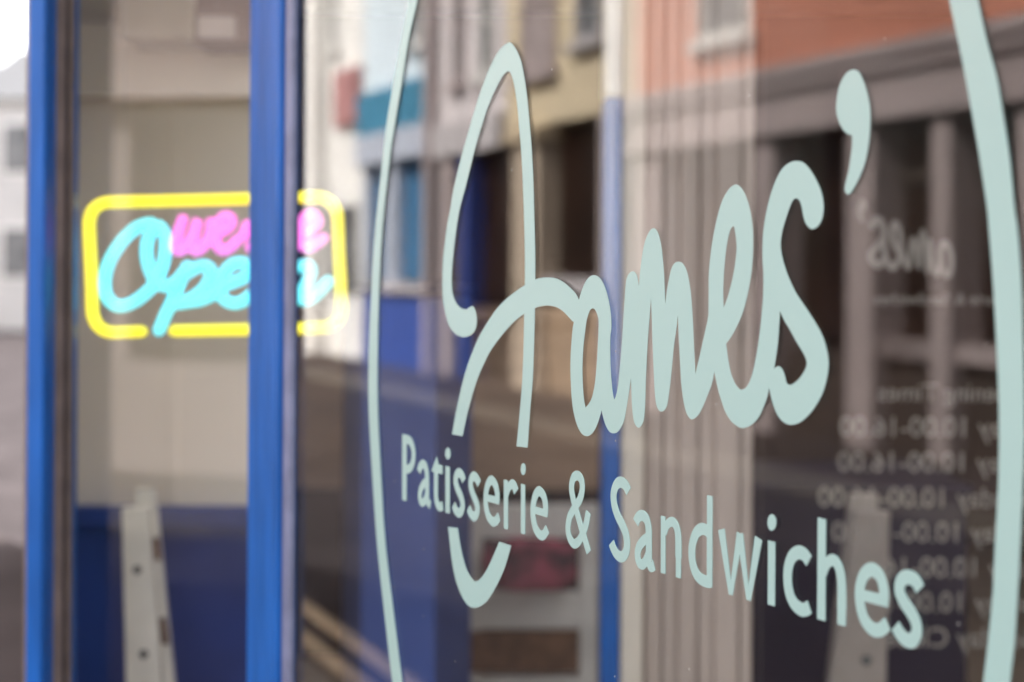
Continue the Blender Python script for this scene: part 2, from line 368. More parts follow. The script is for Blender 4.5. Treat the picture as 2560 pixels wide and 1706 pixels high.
AM = [(1447.4,751.7),(1452.3,734.4),(1460,714),(1467.6,700),(1476.5,691),(1485.5,688.5),(1494.4,691),(1503.3,700),(1512.2,716.5),(1519.9,742),(1525.5,770),(1528.3,795.6),(1528.8,818.6),(1528,830),(1526.5,839),(1526,869.6),(1527,915.5),(1529.6,956.3),(1532.7,984.4),(1536.2,1000.5),(1540.3,989.5),(1545.4,966.5),(1549.2,928.3),(1553,884.9),(1556.9,831.3),(1559.4,788),(1562.5,742),(1565.3,706.3),(1568.4,693.6),(1573.5,683.9),(1581.6,679),(1588.8,682.9),(1593.4,692.3),(1597.7,718),(1600.3,686),(1604,652),(1608,626),(1613,604),(1620,586),(1627,575),(1634,571),(1641,575),(1648,590),(1654,618),(1657,645),(1660.2,680),(1662.2,721.6),(1664.3,759.4),(1667.9,726.7),(1674.2,691),(1680.6,668),(1688.3,657.3),(1696.7,654.8),(1704.8,657.3),(1712.5,666.8),(1718.9,683.4),(1724,708.9),(1727.8,736.9),(1731,777.8),(1734.2,839),(1736.2,884.9),(1739.3,936),(1743,918),(1750.8,884.9),(1759.7,844),(1767.3,810.9),(1771.4,788),(1772,742),(1772.3,690),(1775.6,647.9),(1781.2,604.5),(1788.9,563.7),(1799,522.9),(1809.3,494.8),(1822,474.4),(1831,465.5),(1839.9,461.6),(1848.8,465.5),(1859,478.2),(1868,498.6),(1875.6,525.4),(1880.7,556),(1883.3,591.7),(1882.8,630),(1880.2,673.4),(1873,719.3),(1862.9,763),(1852.7,794),(1839.9,822),(1827,845),(1815.7,859.8),(1818.2,880.7),(1823.3,913.9),(1829.7,939.4),(1838.6,959.8),(1847.6,971.3),(1854.7,974.3),(1862.9,971.3),(1871.8,959.8),(1880.7,936.8),(1888.4,903.7),(1896,860.3),(1902.4,809.3),(1906.2,765.9),(1908.3,737),(1909.0,686),(1906.7,647.9),(1907.5,596.8),(1911.3,558.6),(1919,517.8),(1929.2,479.5),(1942,446.3),(1957.2,420.8),(1975,406.8),(1993,403),(2008.3,406.8),(2023.6,422),(2038.9,446.3),(2051.6,474.4),(2058,499.9),(2059.3,522.9),(2056.2,545.8),(2049,561),(2040,570),(2030,573.4),(2021,567.5),(2013.4,556),(2008.3,538),(2005.2,520.3),(2000.6,505),(1995.5,498.6),(1989.6,496.6),(1982.8,501.2),(1975,517.8),(1966.2,543.3),(1957.2,573.9),(1952.7,599.4),(1952.7,622.3),(1957.2,647.9),(1967.4,681),(1980.2,711.6),(1992,735),(2000.6,748),(2021,778.7),(2038.9,806.7),(2054.2,834.8),(2064.4,862.9),(2070.8,893.5),(2071.5,919),(2067,949.6),(2058,980.2),(2044,1008.3),(2026,1033.8),(2005.7,1052.9),(1990.4,1060.6),(1976.4,1062.6),(1962.3,1058),(1949.6,1046.5),(1939.4,1028.7),(1930.5,1003),(1925.4,980.2),(1923.3,968),(1919,990.4),(1910,1016),(1898.6,1041.4),(1883.3,1059.3),(1868,1068.2),(1854,1070.3),(1841.2,1064.4),(1827,1051.6),(1814.4,1031.2),(1804.2,1003),(1796.5,977.7),(1790.2,949.6),(1786.6,929),(1780,959.8),(1768.5,990.4),(1755.7,1021),(1745.5,1038.9),(1731.6,1048.7),(1722.7,1043.6),(1715,1028.3),(1708.7,1000.2),(1703.6,959.4),(1700.5,905.8),(1697.2,842),(1695.2,789),(1690.8,826.7),(1684.4,872.7),(1679.3,928.8),(1674.2,974.7),(1669,1010.4),(1662.8,1024.4),(1654.6,1029.3),(1646.2,1024.4),(1640.3,1007.9),(1637.2,977.2),(1635.2,939),(1632.7,882.9),(1630.9,829.3),(1629.6,785.9),(1627.8,745),(1625,785.9),(1620.7,842),(1617.3,898.2),(1614.8,956.8),(1613.8,997.7),(1611.7,1033.4),(1609.2,1052.5),(1604,1064),(1597.7,1069.6),(1590,1064),(1584.2,1048.7),(1580.6,1015.5),(1579,977.2),(1577.8,946),(1573.5,977.2),(1567,1018),(1560.7,1051.2),(1553,1069),(1544,1080.6),(1534,1083.9),(1523.7,1079.3),(1514.8,1064),(1508.4,1043.6),(1504.3,1026),(1498.2,1048.7),(1489.3,1071.6),(1479,1085.7),(1467.6,1091),(1454.8,1084.4),(1443.4,1064),(1434.4,1030.8),(1429.3,990),(1426.8,933.9),(1426.8,898.2),(1428.6,862.4),(1431.9,824.2),(1435.2,805),(1441,780)]
def idx(P, *pts): return [min(range(len(P)), key=lambda i: (P[i][0]-q[0])**2 + (P[i][1]-q[1])**2) for q in pts]
AMc = idx(AM, (1447.4,751.7),(1536.2,1000.5),(1597.7,718),(1664.3,759.4),(1739.3,936),(1771.4,788),(1815.7,859.8),(1923.3,968),(1786.6,929),(1695.2,789),(1627.8,745),(1577.8,946),(1504.3,1026),(1435.2,805))
HA = [(1482.9,771.4),(1489.3,776.5),(1494.9,790.5),(1496.9,803.3),(1496.4,833.9),(1494.9,864.5),(1492.3,910.4),(1488,956.3),(1481.6,989.5),(1474,1007.3),(1464.5,1019.3),(1461.2,1004.8),(1458.2,976.7),(1456.6,941),(1456.6,910.4),(1458.7,869.6),(1462,839),(1466.8,803.3),(1472.7,782.9),(1476.5,774.7)]
HE = [(1834.8,566.7),(1838,579),(1841,602),(1842,625),(1838.6,655.5),(1832.2,693.8),(1822,734.6),(1817,750.6),(1809.8,770),(1808.4,737),(1809.3,698.9),(1812.3,655.5),(1816.4,619.8),(1822,589.2),(1828.4,571.3)]
HS = [(1950.4,777.4),(1959.8,799),(1975,824.6),(1990.4,852.7),(2005.7,878.2),(2014.6,896),(2017.2,910),(2013.4,924),(2000.6,944.5),(1985.3,958.5),(1975,962.3),(1967.4,958.5),(1963.6,944.5),(1958.5,927.9),(1950.9,917.7),(1943.2,916.4),(1935.6,922.8),(1939.4,898.6),(1944.5,862.9),(1947.8,822)]
AP = [(2136.5,174.8),(2146.7,179.2),(2155.6,194),(2165.8,222),(2173.5,255.2),(2176.5,288.4),(2175.5,329.2),(2170.9,370),(2162,410.8),(2148,446.5),(2132.7,474.6),(2123.7,486),(2116.8,484.8),(2112.2,474.6),(2114.8,456.7),(2122.4,426),(2127.6,390.4),(2130.6,364.9),(2130.6,339.4),(2119.9,335.6),(2109.7,326.6),(2099.5,308.8),(2092.3,285.8),(2091,262.9),(2094.9,232.2),(2102,206.7),(2114.8,185),(2126.3,176.6)]
TL = [(1120.4,1317.5),(1144.8,1320.4),(1149.6,1353.4),(1156.2,1388),(1167,1424),(1177.7,1443.5),(1188.5,1453.8),(1202,1446.5),(1217.2,1424.8),(1231.2,1395),(1241.5,1371.2),(1248.4,1354.8),(1278.4,1364.2),(1268.2,1401),(1256.5,1434),(1237.7,1472.8),(1215,1506.5),(1188,1520),(1165.6,1508.8),(1145.4,1468),(1131.9,1414)]
script_polys = [
    (px_curve(J, [0, 1]), []),
    (px_curve(BR, idx(BR, (1130.5,1086.2), (1447.6,751.7), (1435.6,805.3), (1156.5,1090.8))), []),
    (px_curve(AM, AMc), [px_curve(HA, idx(HA, (1464.5,1019.3))), px_curve(HE, idx(HE, (1809.8,770))), px_curve(HS, idx(HS, (1950.4,777.4), (1935.6,922.8)))]),
    (px_curve(AP, idx(AP, (2130.6,339.4))), []),
    (px_curve(TL, [0, 1, 11, 12]), [])]
o = film(script_polys, 'script_lettering', M['vinyl'], pane)
o['label'] = 'large pale mint handwritten style word with an apostrophe'

# upright lettering: pen strokes of even width -------------------------------
WK_ = 0.92
SQ = 1.18                                  # the face is cut a little heavier on its level strokes
def stroke(pts, w=0.0083, n=6, smooth=True, taper=None):
    P = [Vector(on_glass(*p)) for p in pts]
    P = [Vector((p.x*SQ, p.y)) for p in P]
    if smooth and len(P) > 2: P = cr_spline(P, n)
    L, R = [], []
    for i, p in enumerate(P):
        t = P[min(i+1, len(P)-1)] - P[max(i-1, 0)]
        t.normalize(); nn = Vector((-t.y, t.x))
        f = i/(len(P)-1); ww = w*WK_*(1 if not taper else taper[0]*(1-f) + taper[1]*f)*SQ/2
        L.append(p + nn*ww); R.append(p - nn*ww)
    return ([(v.x/SQ, v.y) for v in L + R[::-1]], [])
def stem(x0, y0, x1, y1, dx=12.0, slope=0.26, slope1=None):   # upright with slanted ends, dx = width in photo pixels
    h = dx*0.95/2; s1 = slope if slope1 is None else slope1
    q = [(x0-h, y0-h*slope), (x0+h, y0+h*slope), (x1+h, y1+h*s1), (x1-h, y1-h*s1)]
    return ([on_glass(*p) for p in q], [])
def dot(x, y, rx, ry):
    return ([on_glass(x + rx*math.cos(2*math.pi*k/24), y + ry*math.sin(2*math.pi*k/24)) for k in range(24)], [])
def poly(pts): return ([on_glass(*p) for p in pts], [])
cA = lambda p: cc(980, 1060, 3.92, p)
cB = lambda p: cc(1300, 1140, 3.92, p)
cC = lambda p: cc(1560, 1200, 3.92, p)
cD = lambda p: cc(1900, 1260, 3.5636, p)
T = []
def q(c, *p): return c(p)
T.append(stem(*cA([(123,104)])[0], *cA([(123,752)])[0], 11.5, 0.22, 0.28))
T.append(stroke(cA([(118,146),(160,156),(190,190),(212,270),(208,360),(188,420),(160,443),(118,438)]), 0.0088))
T.append(stroke(cA([(264,470),(276,425),(300,395),(325,410),(341,470),(346,560),(346,690),(350,755),(378,800)]), 0.0088))
T.append(stroke(cA([(344,560),(312,590),(284,640),(274,700),(282,755),(302,772),(326,748),(344,700)]), 0.0082))
T.append(poly(cA([(387,462),(441,318),(457,396),(497,408),(497,494),(455,486),(418,480)])))
T.append(stroke(cA([(434,440),(433,560),(433,690),(442,770),(464,812),(500,806)]), 0.0088))
T.append(stem(*cA([(547,418)])[0], *cA([(547,874)])[0], 11.3, 0.22, 0.28)); T.append(dot(*cA([(550,292)])[0], 6.6, 14.5))
T.append(stroke(cA([(706,560),(688,505),(658,480),(634,505),(626,565),(645,640),(678,715),(694,790),(684,850),(658,872),(628,848),(606,790)]), 0.0090))
T.append(stroke(cA([(856,590),(835,540),(805,514),(780,540),(773,605),(793,685),(826,765),(840,830),(828,888),(804,908),(774,880),(751,825)]), 0.0090))
T.append(stroke(cA([(1034,760),(1034,690),(1016,600),(975,553),(940,600),(921,705),(925,815),(948,905),(988,957),(1022,950),(1052,908)]), 0.0086))
T.append(stroke(cA([(922,722),(1052,755)]), 0.0064))
T.append(stem(*cA([(1119,551)])[0], *cA([(1119,1030)])[0], 10.8, 0.23, 0.28))
T.append(stroke(cA([(1124,700),(1145,630),(1175,592),(1200,608),(1220,665)]), 0.0086, taper=(0.8, 1.15)))
T.append(stem(*cA([(1287,592)])[0], *cA([(1287,1078)])[0], 11.0, 0.23, 0.28)); T.append(dot(*cA([(1289,444)])[0], 6.0, 14.9))
T.append(stroke(cA([(1507,880),(1507,790),(1487,705),(1443,660),(1405,712),(1385,820),(1389,935),(1414,1035),(1458,1090),(1495,1082),(1526,1030)]), 0.0086))
T.append(stroke(cA([(1384,840),(1527,880)]), 0.0064))
# ampersand
T.append(stroke(cB([(673,551),(648,680),(606,790),(570,845),(530,860),(492,810),(473,710),(490,600),(520,540)]), 0.0080))
T.append(stroke(cB([(500,575),(543,500),(588,430),(612,335),(607,245),(583,203),(556,193),(535,205)]), 0.0080))
T.append(stroke(cB([(560,193),(528,215),(508,300),(519,400),(550,515),(607,715),(652,860),(678,946)]), 0.0080))
T.append(stroke(cB([(1068,350),(1035,285),(985,258),(945,290),(921,375),(928,480),(960,585),(1012,690),(1045,785),(1052,885),(1035,960),(995,990),(950,962),(918,905),(898,850)]), 0.0089))
T.append(stroke(cB([(1138,655),(1160,605),(1195,584),(1240,615),(1262,700),(1266,800),(1266,970),(1270,1040),(1287,1085),(1318,1068)]), 0.0086))
T.append(stroke(cB([(1262,797),(1212,835),(1172,890),(1156,960),(1168,1035),(1200,1064),(1235,1035),(1262,965)]), 0.0082))
T.append(stem(*cC([(388,356)])[0], *cC([(388,916)])[0], 12.2, 0.24, 0.29))
T.append(stroke(cC([(398,520),(422,450),(462,412),(502,430),(528,500),(537,600),(537,760)]), 0.0086, taper=(0.8, 1.0)))
T.append(stem(*cC([(537,730)])[0], *cC([(537,960)])[0], 13.2, 0.24, 0.29))
T.append(stem(*cC([(845,156)])[0], *cC([(842,1050)])[0], 14.2, 0.22, 0.29))
T.append(stroke(cC([(848,530),(805,490),(755,484),(705,535),(672,650),(672,780),(697,890),(742,958),(795,990),(848,1004)]), 0.0088))
T.append(stroke(cC([(958,484),(1050,1124)]), 0.0072, taper=(1.15, 0.62)))
T.append(stroke(cC([(1141,526),(1052,1124)]), 0.0070, taper=(1.1, 0.6)))
T.append(stroke(cC([(1139,526),(1222,1176)]), 0.0070, taper=(1.1, 0.6)))
T.append(stroke(cC([(1322,572),(1226,1178)]), 0.0074, taper=(1.2, 0.62)))
T.append(stem(*cC([(1451,602)])[0], *cC([(1448,1230)])[0], 18.2, 0.24, 0.3)); T.append(dot(*cC([(1453,418)])[0], 10.6, 20.4))
T.append(stroke(cD([(440,510),(400,455),(348,432),(293,468),(257,560),(250,690),(270,810),(312,895),(370,940),(412,940),(444,918)]), 0.0092))
T.append(stem(*cD([(555,130)])[0], *cD([(550,1035)])[0], 21.0, 0.26, 0.3))
T.append(stroke(cD([(565,620),(600,535),(648,500),(695,540),(724,640),(733,770),(733,930)]), 0.0090, taper=(0.8, 1.0)))
T.append(stem(*cD([(733,880)])[0], *cD([(731,1082)])[0], 21.5, 0.26, 0.3))
T.append(stroke(cD([(1108,870),(1107,760),(1070,640),(997,585),(927,640),(893,760),(897,890),(932,1025),(1002,1112),(1075,1122),(1140,1068)]), 0.0090))
T.append(stroke(cD([(890,806),(1145,872)]), 0.0072))
T.append(stroke(cD([(1430,760),(1385,680),(1312,652),(1260,690),(1247,775),(1286,870),(1350,968),(1394,1060),(1400,1150),(1360,1218),(1302,1208),(1250,1155),(1210,1085)]), 0.0092))
o = film(T, 'tagline_lettering', M['vinyl'], pane)
o['label'] = 'row of smaller pale mint upright letters under the big word'

# the oval line round the lettering
Lo = [(1023.7,0),(1004.6,102),(985.5,204),(968.4,306),(957.4,400),(937.3,600),(925.5,816),(922.5,1000),(931.5,1180),(944,1360),(963,1540),(982,1706)]
Li = [(1044.9,0),(1022.4,102),(1005.9,204),(988.8,306),(975,400),(954.5,600),(946,816),(944.5,1000),(952.5,1180),(964,1360),(985.5,1540),(1006,1706)]
Ro = [(2446,0),(2467.5,99.5),(2494,199),(2510.6,298.5),(2525.5,398),(2537,520),(2545,576.6),(2553.5,691.5),(2557.5,806),(2561,959.5),(2562,1080),(2558,1216),(2551,1370),(2545,1486),(2537.6,1602),(2526,1706)]
Ri = [(2374.6,0),(2396,99.5),(2416,199),(2434,298.5),(2451,398),(2469,520),(2474,576.6),(2483,691.5),(2490,806),(2497,959.5),(2499.5,1080),(2497,1216),(2489,1370),(2483.5,1486),(2472,1602),(2460,1706)]
def arc(a, b, h, up):                      # the part of the oval above or below the frame
    out = []
    for k in range(1, 24):
        t = math.pi*k/24; c = (a[0]+b[0])/2; r = (b[0]-a[0])/2
        out.append((c - r*math.cos(t), a[1] + (b[1]-a[1])*k/24 + up*h*math.sin(t)))
    return out
g = on_glass
lo, li, ro, ri = ([tuple(v) for v in cr_spline([g(*p) for p in X], 4)] for X in (Lo, Li, Ro, Ri))
outer = lo[::-1] + arc(lo[0], ro[0], 0.13, 1) + ro + arc(lo[-1], ro[-1], 0.13, -1)[::-1]
inner = li[::-1] + arc(li[0], ri[0], 0.11, 1) + ri + arc(li[-1], ri[-1], 0.11, -1)[::-1]
o = film([(outer, [inner])], 'oval_line', M['vinyl'], pane)
o['label'] = 'pale mint oval line drawn round the lettering'

# ================================================================== inside the shop
room = thing('shop_interior', 'dim brown walled cafe room behind the shop window', 'room', (1.5, 3.5, 0))
del room['category'], room['label']
bpy.data.objects.remove(room)
inner_plan = [tuple(SF(0.03, -0.006, 0)[:2]), (B.x+0.0, B.y+0.02), tuple(G(s2-0.01, -0.06, 0)[:2]), tuple(G(s_near-3.2, -0.06, 0)[:2]), (R1.x+5.2, R1.y+2.9), (5.3, 6.9), tuple(SF(5.1, -0.006, 0)[:2])]
bm = bmesh.new(); prism(bm, inner_plan, -0.02, 0.16); meta(link('floor', bm, M['boards']), kind='structure')
bm = bmesh.new(); slab(bm, inner_plan, HOLE, 2.78, 3.04); meta(link('ceiling', bm, M['ceiling']), kind='structure')
def wall_seg(name, a, b, th, z0, z1, m):
    a = Vector(a); b = Vector(b); d = (b-a).normalized(); n = Vector((-d.y, d.x))*th
    bm = bmesh.new(); prism(bm, [tuple(a), tuple(b), tuple(b+n), tuple(a+n)], z0, z1)
    return meta(link(name, bm, m), kind='structure')
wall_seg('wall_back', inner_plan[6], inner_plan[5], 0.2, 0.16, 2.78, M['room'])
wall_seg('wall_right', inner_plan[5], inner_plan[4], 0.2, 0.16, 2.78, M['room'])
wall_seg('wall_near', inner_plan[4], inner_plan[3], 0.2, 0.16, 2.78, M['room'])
# cream nib wall behind the neon sign, blue dado below
DN = 3.05
nl, nr = at(172, 1200, DN).x, at(690, 1200, DN).x
bm = bmesh.new(); prism(bm, [(nl, DN), (nr, DN), (nr, DN+0.14), (nl, DN+0.14)], 0.16, 2.78)
nib = meta(link('wall_left', bm, M['cream_in']), kind='structure')
zt = at(370, 1262, DN).z; zr = at(370, 1314, DN).z
fobj('dado_panel', WF, [(nl, nr+0.004, DN-0.018, DN-0.001, 0.16, zr+0.003)], M['blue_dark'], nib)
fobj('dado_rail', WF, [(nl, nr+0.006, DN-0.045, DN-0.0015, zr+0.004, zt)], M['blue_dark'], nib, 0.004)
# faint joints of the wall boards, and a picture rail
for xx in (400,):
    a = at(xx*1.088, 600, DN).x
    fobj('cover_strip', WF, [(a-0.012, a+0.012, DN-0.006, DN-0.0008, zt+0.004, 2.77)], M['cream_in'], nib, 0.002)
zp = at(370, 250, DN).z
fobj('picture_rail', WF, [(nl, nr+0.003, DN-0.05, DN-0.001, zp, zp+0.16)], M['cream_in'], nib, 0.006)

# box fixed high on the nib wall
D = 2.86
t = thing('wall_box', 'olive brown box with a dark bracket high on the wall above the neon sign', 'wall fitting', (at(380, 0, D).x, DN, at(380, 95, D).z))
a, b = at(292, 100, D), at(486, 100, D)
fobj('casing', WF, [(a.x, b.x, D, DN-0.001, a.z, 2.5)], M['olive'], t, 0.01)
a, b = at(470, 92, D), at(655, 92, D)
fobj('bracket', WF, [(b.x-(b.x-a.x)*0.96, b.x, D+0.012, DN-0.001, a.z-0.012, 2.45)], M['wood_shadow'], t, 0.004)
a, b = at(492, 96, D), at(588, 40, D)
fobj('cover_plate', WF, [(a.x, b.x, D, D+0.011, a.z, b.z)], M['shutter'], t, 0.004)

# white trestle uprights (one behind the narrow pane, its twin to the right)
def trestle(name, label, D, X, flip, leanpx, m=M['white_wood']):
    """X: function from local metres across to world x"""
    t = thing(name, label, 'trestle', (X(0.06), D, 0.16), 'white trestles')
    def board(nm, x0b, x1b, x0t, x1t, z0, z1, y0, y1, mm, par, bev=0.003):
        bm = bmesh.new()
        hexa(bm, [(X(x0b), y0, z0), (X(x1b), y0, z0), (X(x1b), y1, z0), (X(x0b), y1, z0), (X(x0t), y0, z1), (X(x1t), y0, z1), (X(x1t), y1, z1), (X(x0t), y1, z1)])
        return link(nm, bm, mm, par, bevel=bev)
    return t, board
def lin_at(f, z, D):                       # image row for height z
    return HOR - (z-EYE)/D*FP
D = 2.62
X1 = lambda a: a
def ex(xs, ys, D): return at(xs, ys, D)
t = thing('trestle', 'white painted upright with dark screw heads seen through the narrow side pane', 'trestle', (at(350, 1700, D).x, D, 0.16), 'painted trestles')
def upright(t, nm, quad, D, th, m, zbot=0.16, bevel=0.003):
    """quad: photo pixels tl, tr, bl, br of a board face at depth D; it is carried on down to the floor"""
    tl, tr, bl, br = [at(*p, D) for p in quad]
    def ext(a, b): k = (zbot - a.z)/(b.z - a.z); return a + (b-a)*k
    bl2, br2 = ext(tl, bl), ext(tr, br); bl2.z = br2.z = zbot
    off = Vector((0, th, 0)); bm = bmesh.new()
    hexa(bm, [bl2, br2, br2+off, bl2+off, tl, tr, tr+off, tl+off])
    return link(nm, bm, m, t, bevel=bevel)
f1 = upright(t, 'front_board', [(303,1272), (368,1268), (314,1706), (404,1706)], D, 0.022, M['white_wood'])
b1 = upright(t, 'back_board', [(336,1226), (384,1226), (352,1706), (432,1706)], D+0.03, 0.022, M['white_wood'])
for (x, y) in ((343,1425), (359,1636)):
    bm = bmesh.new(); p = at(x, y, D)
    bmesh.ops.create_cone(bm, cap_ends=True, segments=20, radius1=0.0085, radius2=0.007, depth=0.004, matrix=Matrix.Translation(p + Vector((0, -0.002, 0))) @ Matrix.Rotation(math.radians(90), 4, 'X'))
    link('screw_head', bm, M['screw'], f1)
for quad in ([(372,1345), (398,1345), (386,1400), (402,1400)], [(396,1545), (414,1545), (404,1612), (422,1612)]):
    tl, tr, bl, br = [at(*p, D+0.026) for p in quad]; off = Vector((0, 0.003, 0)); bm = bmesh.new()
    hexa(bm, [bl, br, br+off, bl+off, tl, tr, tr+off, tl+off]); link('shadow_gap_patch', bm, M['wood_shadow'], b1)  # brown patch painting the shadow between the two boards
# its twin
D = 2.75
t = thing('trestle', 'white painted upright coloured dimmer than its twin, with one dark screw head standing by the mirrored opening times', 'trestle', (at(2150, 1700, D).x, D, 0.16), 'painted trestles')
f1 = upright(t, 'front_board', [(2140,1280), (2226,1280), (2075,1706), (2216,1706)], D, 0.022, M['dim_white_wood'])
b1 = upright(t, 'back_board', [(2128,1236), (2196,1236), (2070,1706), (2186,1706)], D+0.03, 0.022, M['dim_white_wood'])
bm = bmesh.new(); p = at(2166, 1652, D)
bmesh.ops.create_cone(bm, cap_ends=True, segments=20, radius1=0.0105, radius2=0.009, depth=0.004, matrix=Matrix.Translation(p + Vector((0, -0.002, 0))) @ Matrix.Rotation(math.radians(90), 4, 'X'))
link('screw_head', bm, M['screw'], f1)

# blue counter end (two faces) behind the oval's left side
D = 3.0
cl, cm, crr = at(905, 1000, D), at(1090, 1000, D-0.10), at(1180, 1000, D+0.22)
zc = at(1000, 742, D).z
t = thing('counter', 'tall blue painted counter end behind the left of the lettering', 'counter', (cm.x, cm.y, 0.16))
bm = bmesh.new(); prism(bm, [(cl.x, cl.y), (cm.x, cm.y), (crr.x, crr.y), (crr.x-0.1, crr.y+0.5), (cl.x-0.1, cl.y+0.5)], 0.16, zc)
link('carcass', bm, M['counter'], t, bevel=0.004)
bm = bmesh.new(); prism(bm, [(cl.x-0.01, cl.y-0.02), (cm.x+0.005, cm.y-0.02), (crr.x+0.01, crr.y-0.01), (crr.x-0.1, crr.y+0.52), (cl.x-0.12, cl.y+0.52)], zc+0.001, zc+0.02)
link('worktop', bm, M['blue_deep'], t, bevel=0.003)

# long wooden serving counter farther in
D = 4.9
a, b = at(700, 800, D), at(1500, 800, D)
za, zb = at(1300, 772, D).z, at(1300, 1225, D).z
t = thing('serving_counter', 'long tan wooden serving counter across the back of the room', 'counter', (a.x, D, 0.16))
fobj('front_panel', WF, [(a.x, b.x, D, D+0.5, zb+0.001, za-0.045)], M['tan_wood'], t, 0.004)
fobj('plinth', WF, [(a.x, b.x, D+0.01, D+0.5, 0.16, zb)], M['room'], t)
fobj('worktop', WF, [(a.x-0.02, b.x+0.02, D-0.05, D+0.52, za-0.044, za)], M['tan_wood'], t, 0.006)

# chair with the floral cushion
D = 3.9
t = thing('dining_chair', 'white painted wooden chair holding a red flowered cushion', 'chair', (at(1340, 1700, D).x, D+0.2, 0.16))
def slab2(nm, xs, ys0, ys1, D, th, m, par, bev=0.006):
    a = at(xs[0], ys0, D); b = at(xs[1], ys1, D)
    bm = bmesh.new(); hexa(bm, [(a.x, D, b.z), (b.x, D, b.z), (b.x, D+th, b.z), (a.x, D+th, b.z), (a.x, D, a.z), (b.x, D, a.z), (b.x, D+th, a.z), (a.x, D+th, a.z)])
    return link(nm, bm, m, par, bevel=bev)
slab2('leg', (1449, 1492), 1262, 2140, D, 0.04, M['white_wood'], t)
slab2('leg', (1160, 1200), 1262, 2140, D, 0.04, M['white_wood'], t)
slab2('top_rail', (1200.5, 1448.5), 1262, 1349, D+0.004, 0.03, M['white_wood'], t)
slab2('lower_rail', (1200.5, 1448.5), 1480, 1576, D+0.003, 0.03, M['white_wood'], t)
slab2('seat', (1166, 1448), 1580, 1684, D-0.012, 0.40, M['seatbrown'], t)
slab2('stretcher', (1200.5, 1448.5), 1690, 1745, D+0.003, 0.03, M['white_wood'], t)
for X in ((1195, 1230), (1396, 1432)): slab2('leg', X, 1690, 2120, D+0.38, 0.04, M['white_wood'], t)
cu = thing('cushion', 'dark red flowered cushion propped against the white chair back', 'cushion', (at(1310, 1400, D).x, D-0.07, at(1310, 1500, D).z))
bm = bmesh.new(); c0 = at(1325, 1412, D-0.045)
bmesh.ops.create_uvsphere(bm, u_segments=32, v_segments=20, radius=1.0)
for v in bm.verts:
    x, y, z = v.co; sx = math.copysign(abs(x)**0.6, x); sz = math.copysign(abs(z)**0.6, z)
    v.co = Vector((c0.x + sx*0.132, c0.y + y*0.035*(1-0.3*abs(sx*sz)), c0.z + sz*0.073))
link('cushion_cover', bm, M['cushion'], cu, smooth=True)

# blue post with the panelled shutter beside it
D = 2.55
t = thing('folding_shutter', 'folded greige panelled shutter with a bright cream edge and blue post', 'shutter', (at(1600, 1700, D).x, D, 0.16))
ztop = at(1530, 250, D).z
def col_(nm, x0, x1, y0, y1, z0, z1, m, bev=0.004):
    a = at(x0, 800, y0).x; b = at(x1, 800, y0).x
    return fobj(nm, WF, [(a, b, y0, y1, z0, z1)], m, t, bev)
col_('post', 1508, 1552, D-0.03, D+0.05, 0.16, ztop, M['blue'])
col_('post_cap', 1508, 1553, D-0.032, D+0.05, ztop+0.001, 2.77, M['white_wood'])
col_('edge_board', 1555, 1612, D-0.02, D+0.03, 0.16, 2.77, M['shutter_edge'])
x = 1614
for i, (w_, dz) in enumerate(((44, 0.02), (38, 0.030), (48, 0.022), (40, 0.034), (62, 0.025), (32, 0.032))):
    col_('leaf', x, x+w_, D+dz, D+dz+0.03, 0.16, 2.77, M['shutter'], 0.006); x += w_+1.5

# dark blue cabinet at the right, glass screen with the opening times
D = 3.3
a, b = at(1885, 1210, D), at(2420, 1210, D)
t = thing('cabinet', 'dark navy cabinet low behind the mirrored opening times', 'cabinet', (a.x, D, 0.16))
fobj('carcass', WF, [(a.x, b.x, D, D+0.4, 0.16, a.z-0.02)], M['blue_deep'], t, 0.004)
fobj('worktop', WF, [(a.x-0.01, b.x+0.01, D-0.02, D+0.41, a.z-0.019, a.z)], M['blue_deep'], t, 0.004)
D = 2.45
gt = thing('glass_screen', 'clear glass screen carrying mirrored opening times and a small logo', 'screen', (at(2400, 1200, D).x, D, 0.16))
a, b = at(1905, 1200, D), at(2905, 1200, D)
fobj('foot', WF, [(a.x, b.x, D-0.04, D+0.04, 0.16, 0.2)], M['wood_shadow'], gt, 0.004)
gp = fobj('glass_sheet', WF, [(a.x, b.x, D, D+0.008, 0.2, 2.2)], M['inner_pane'], gt)
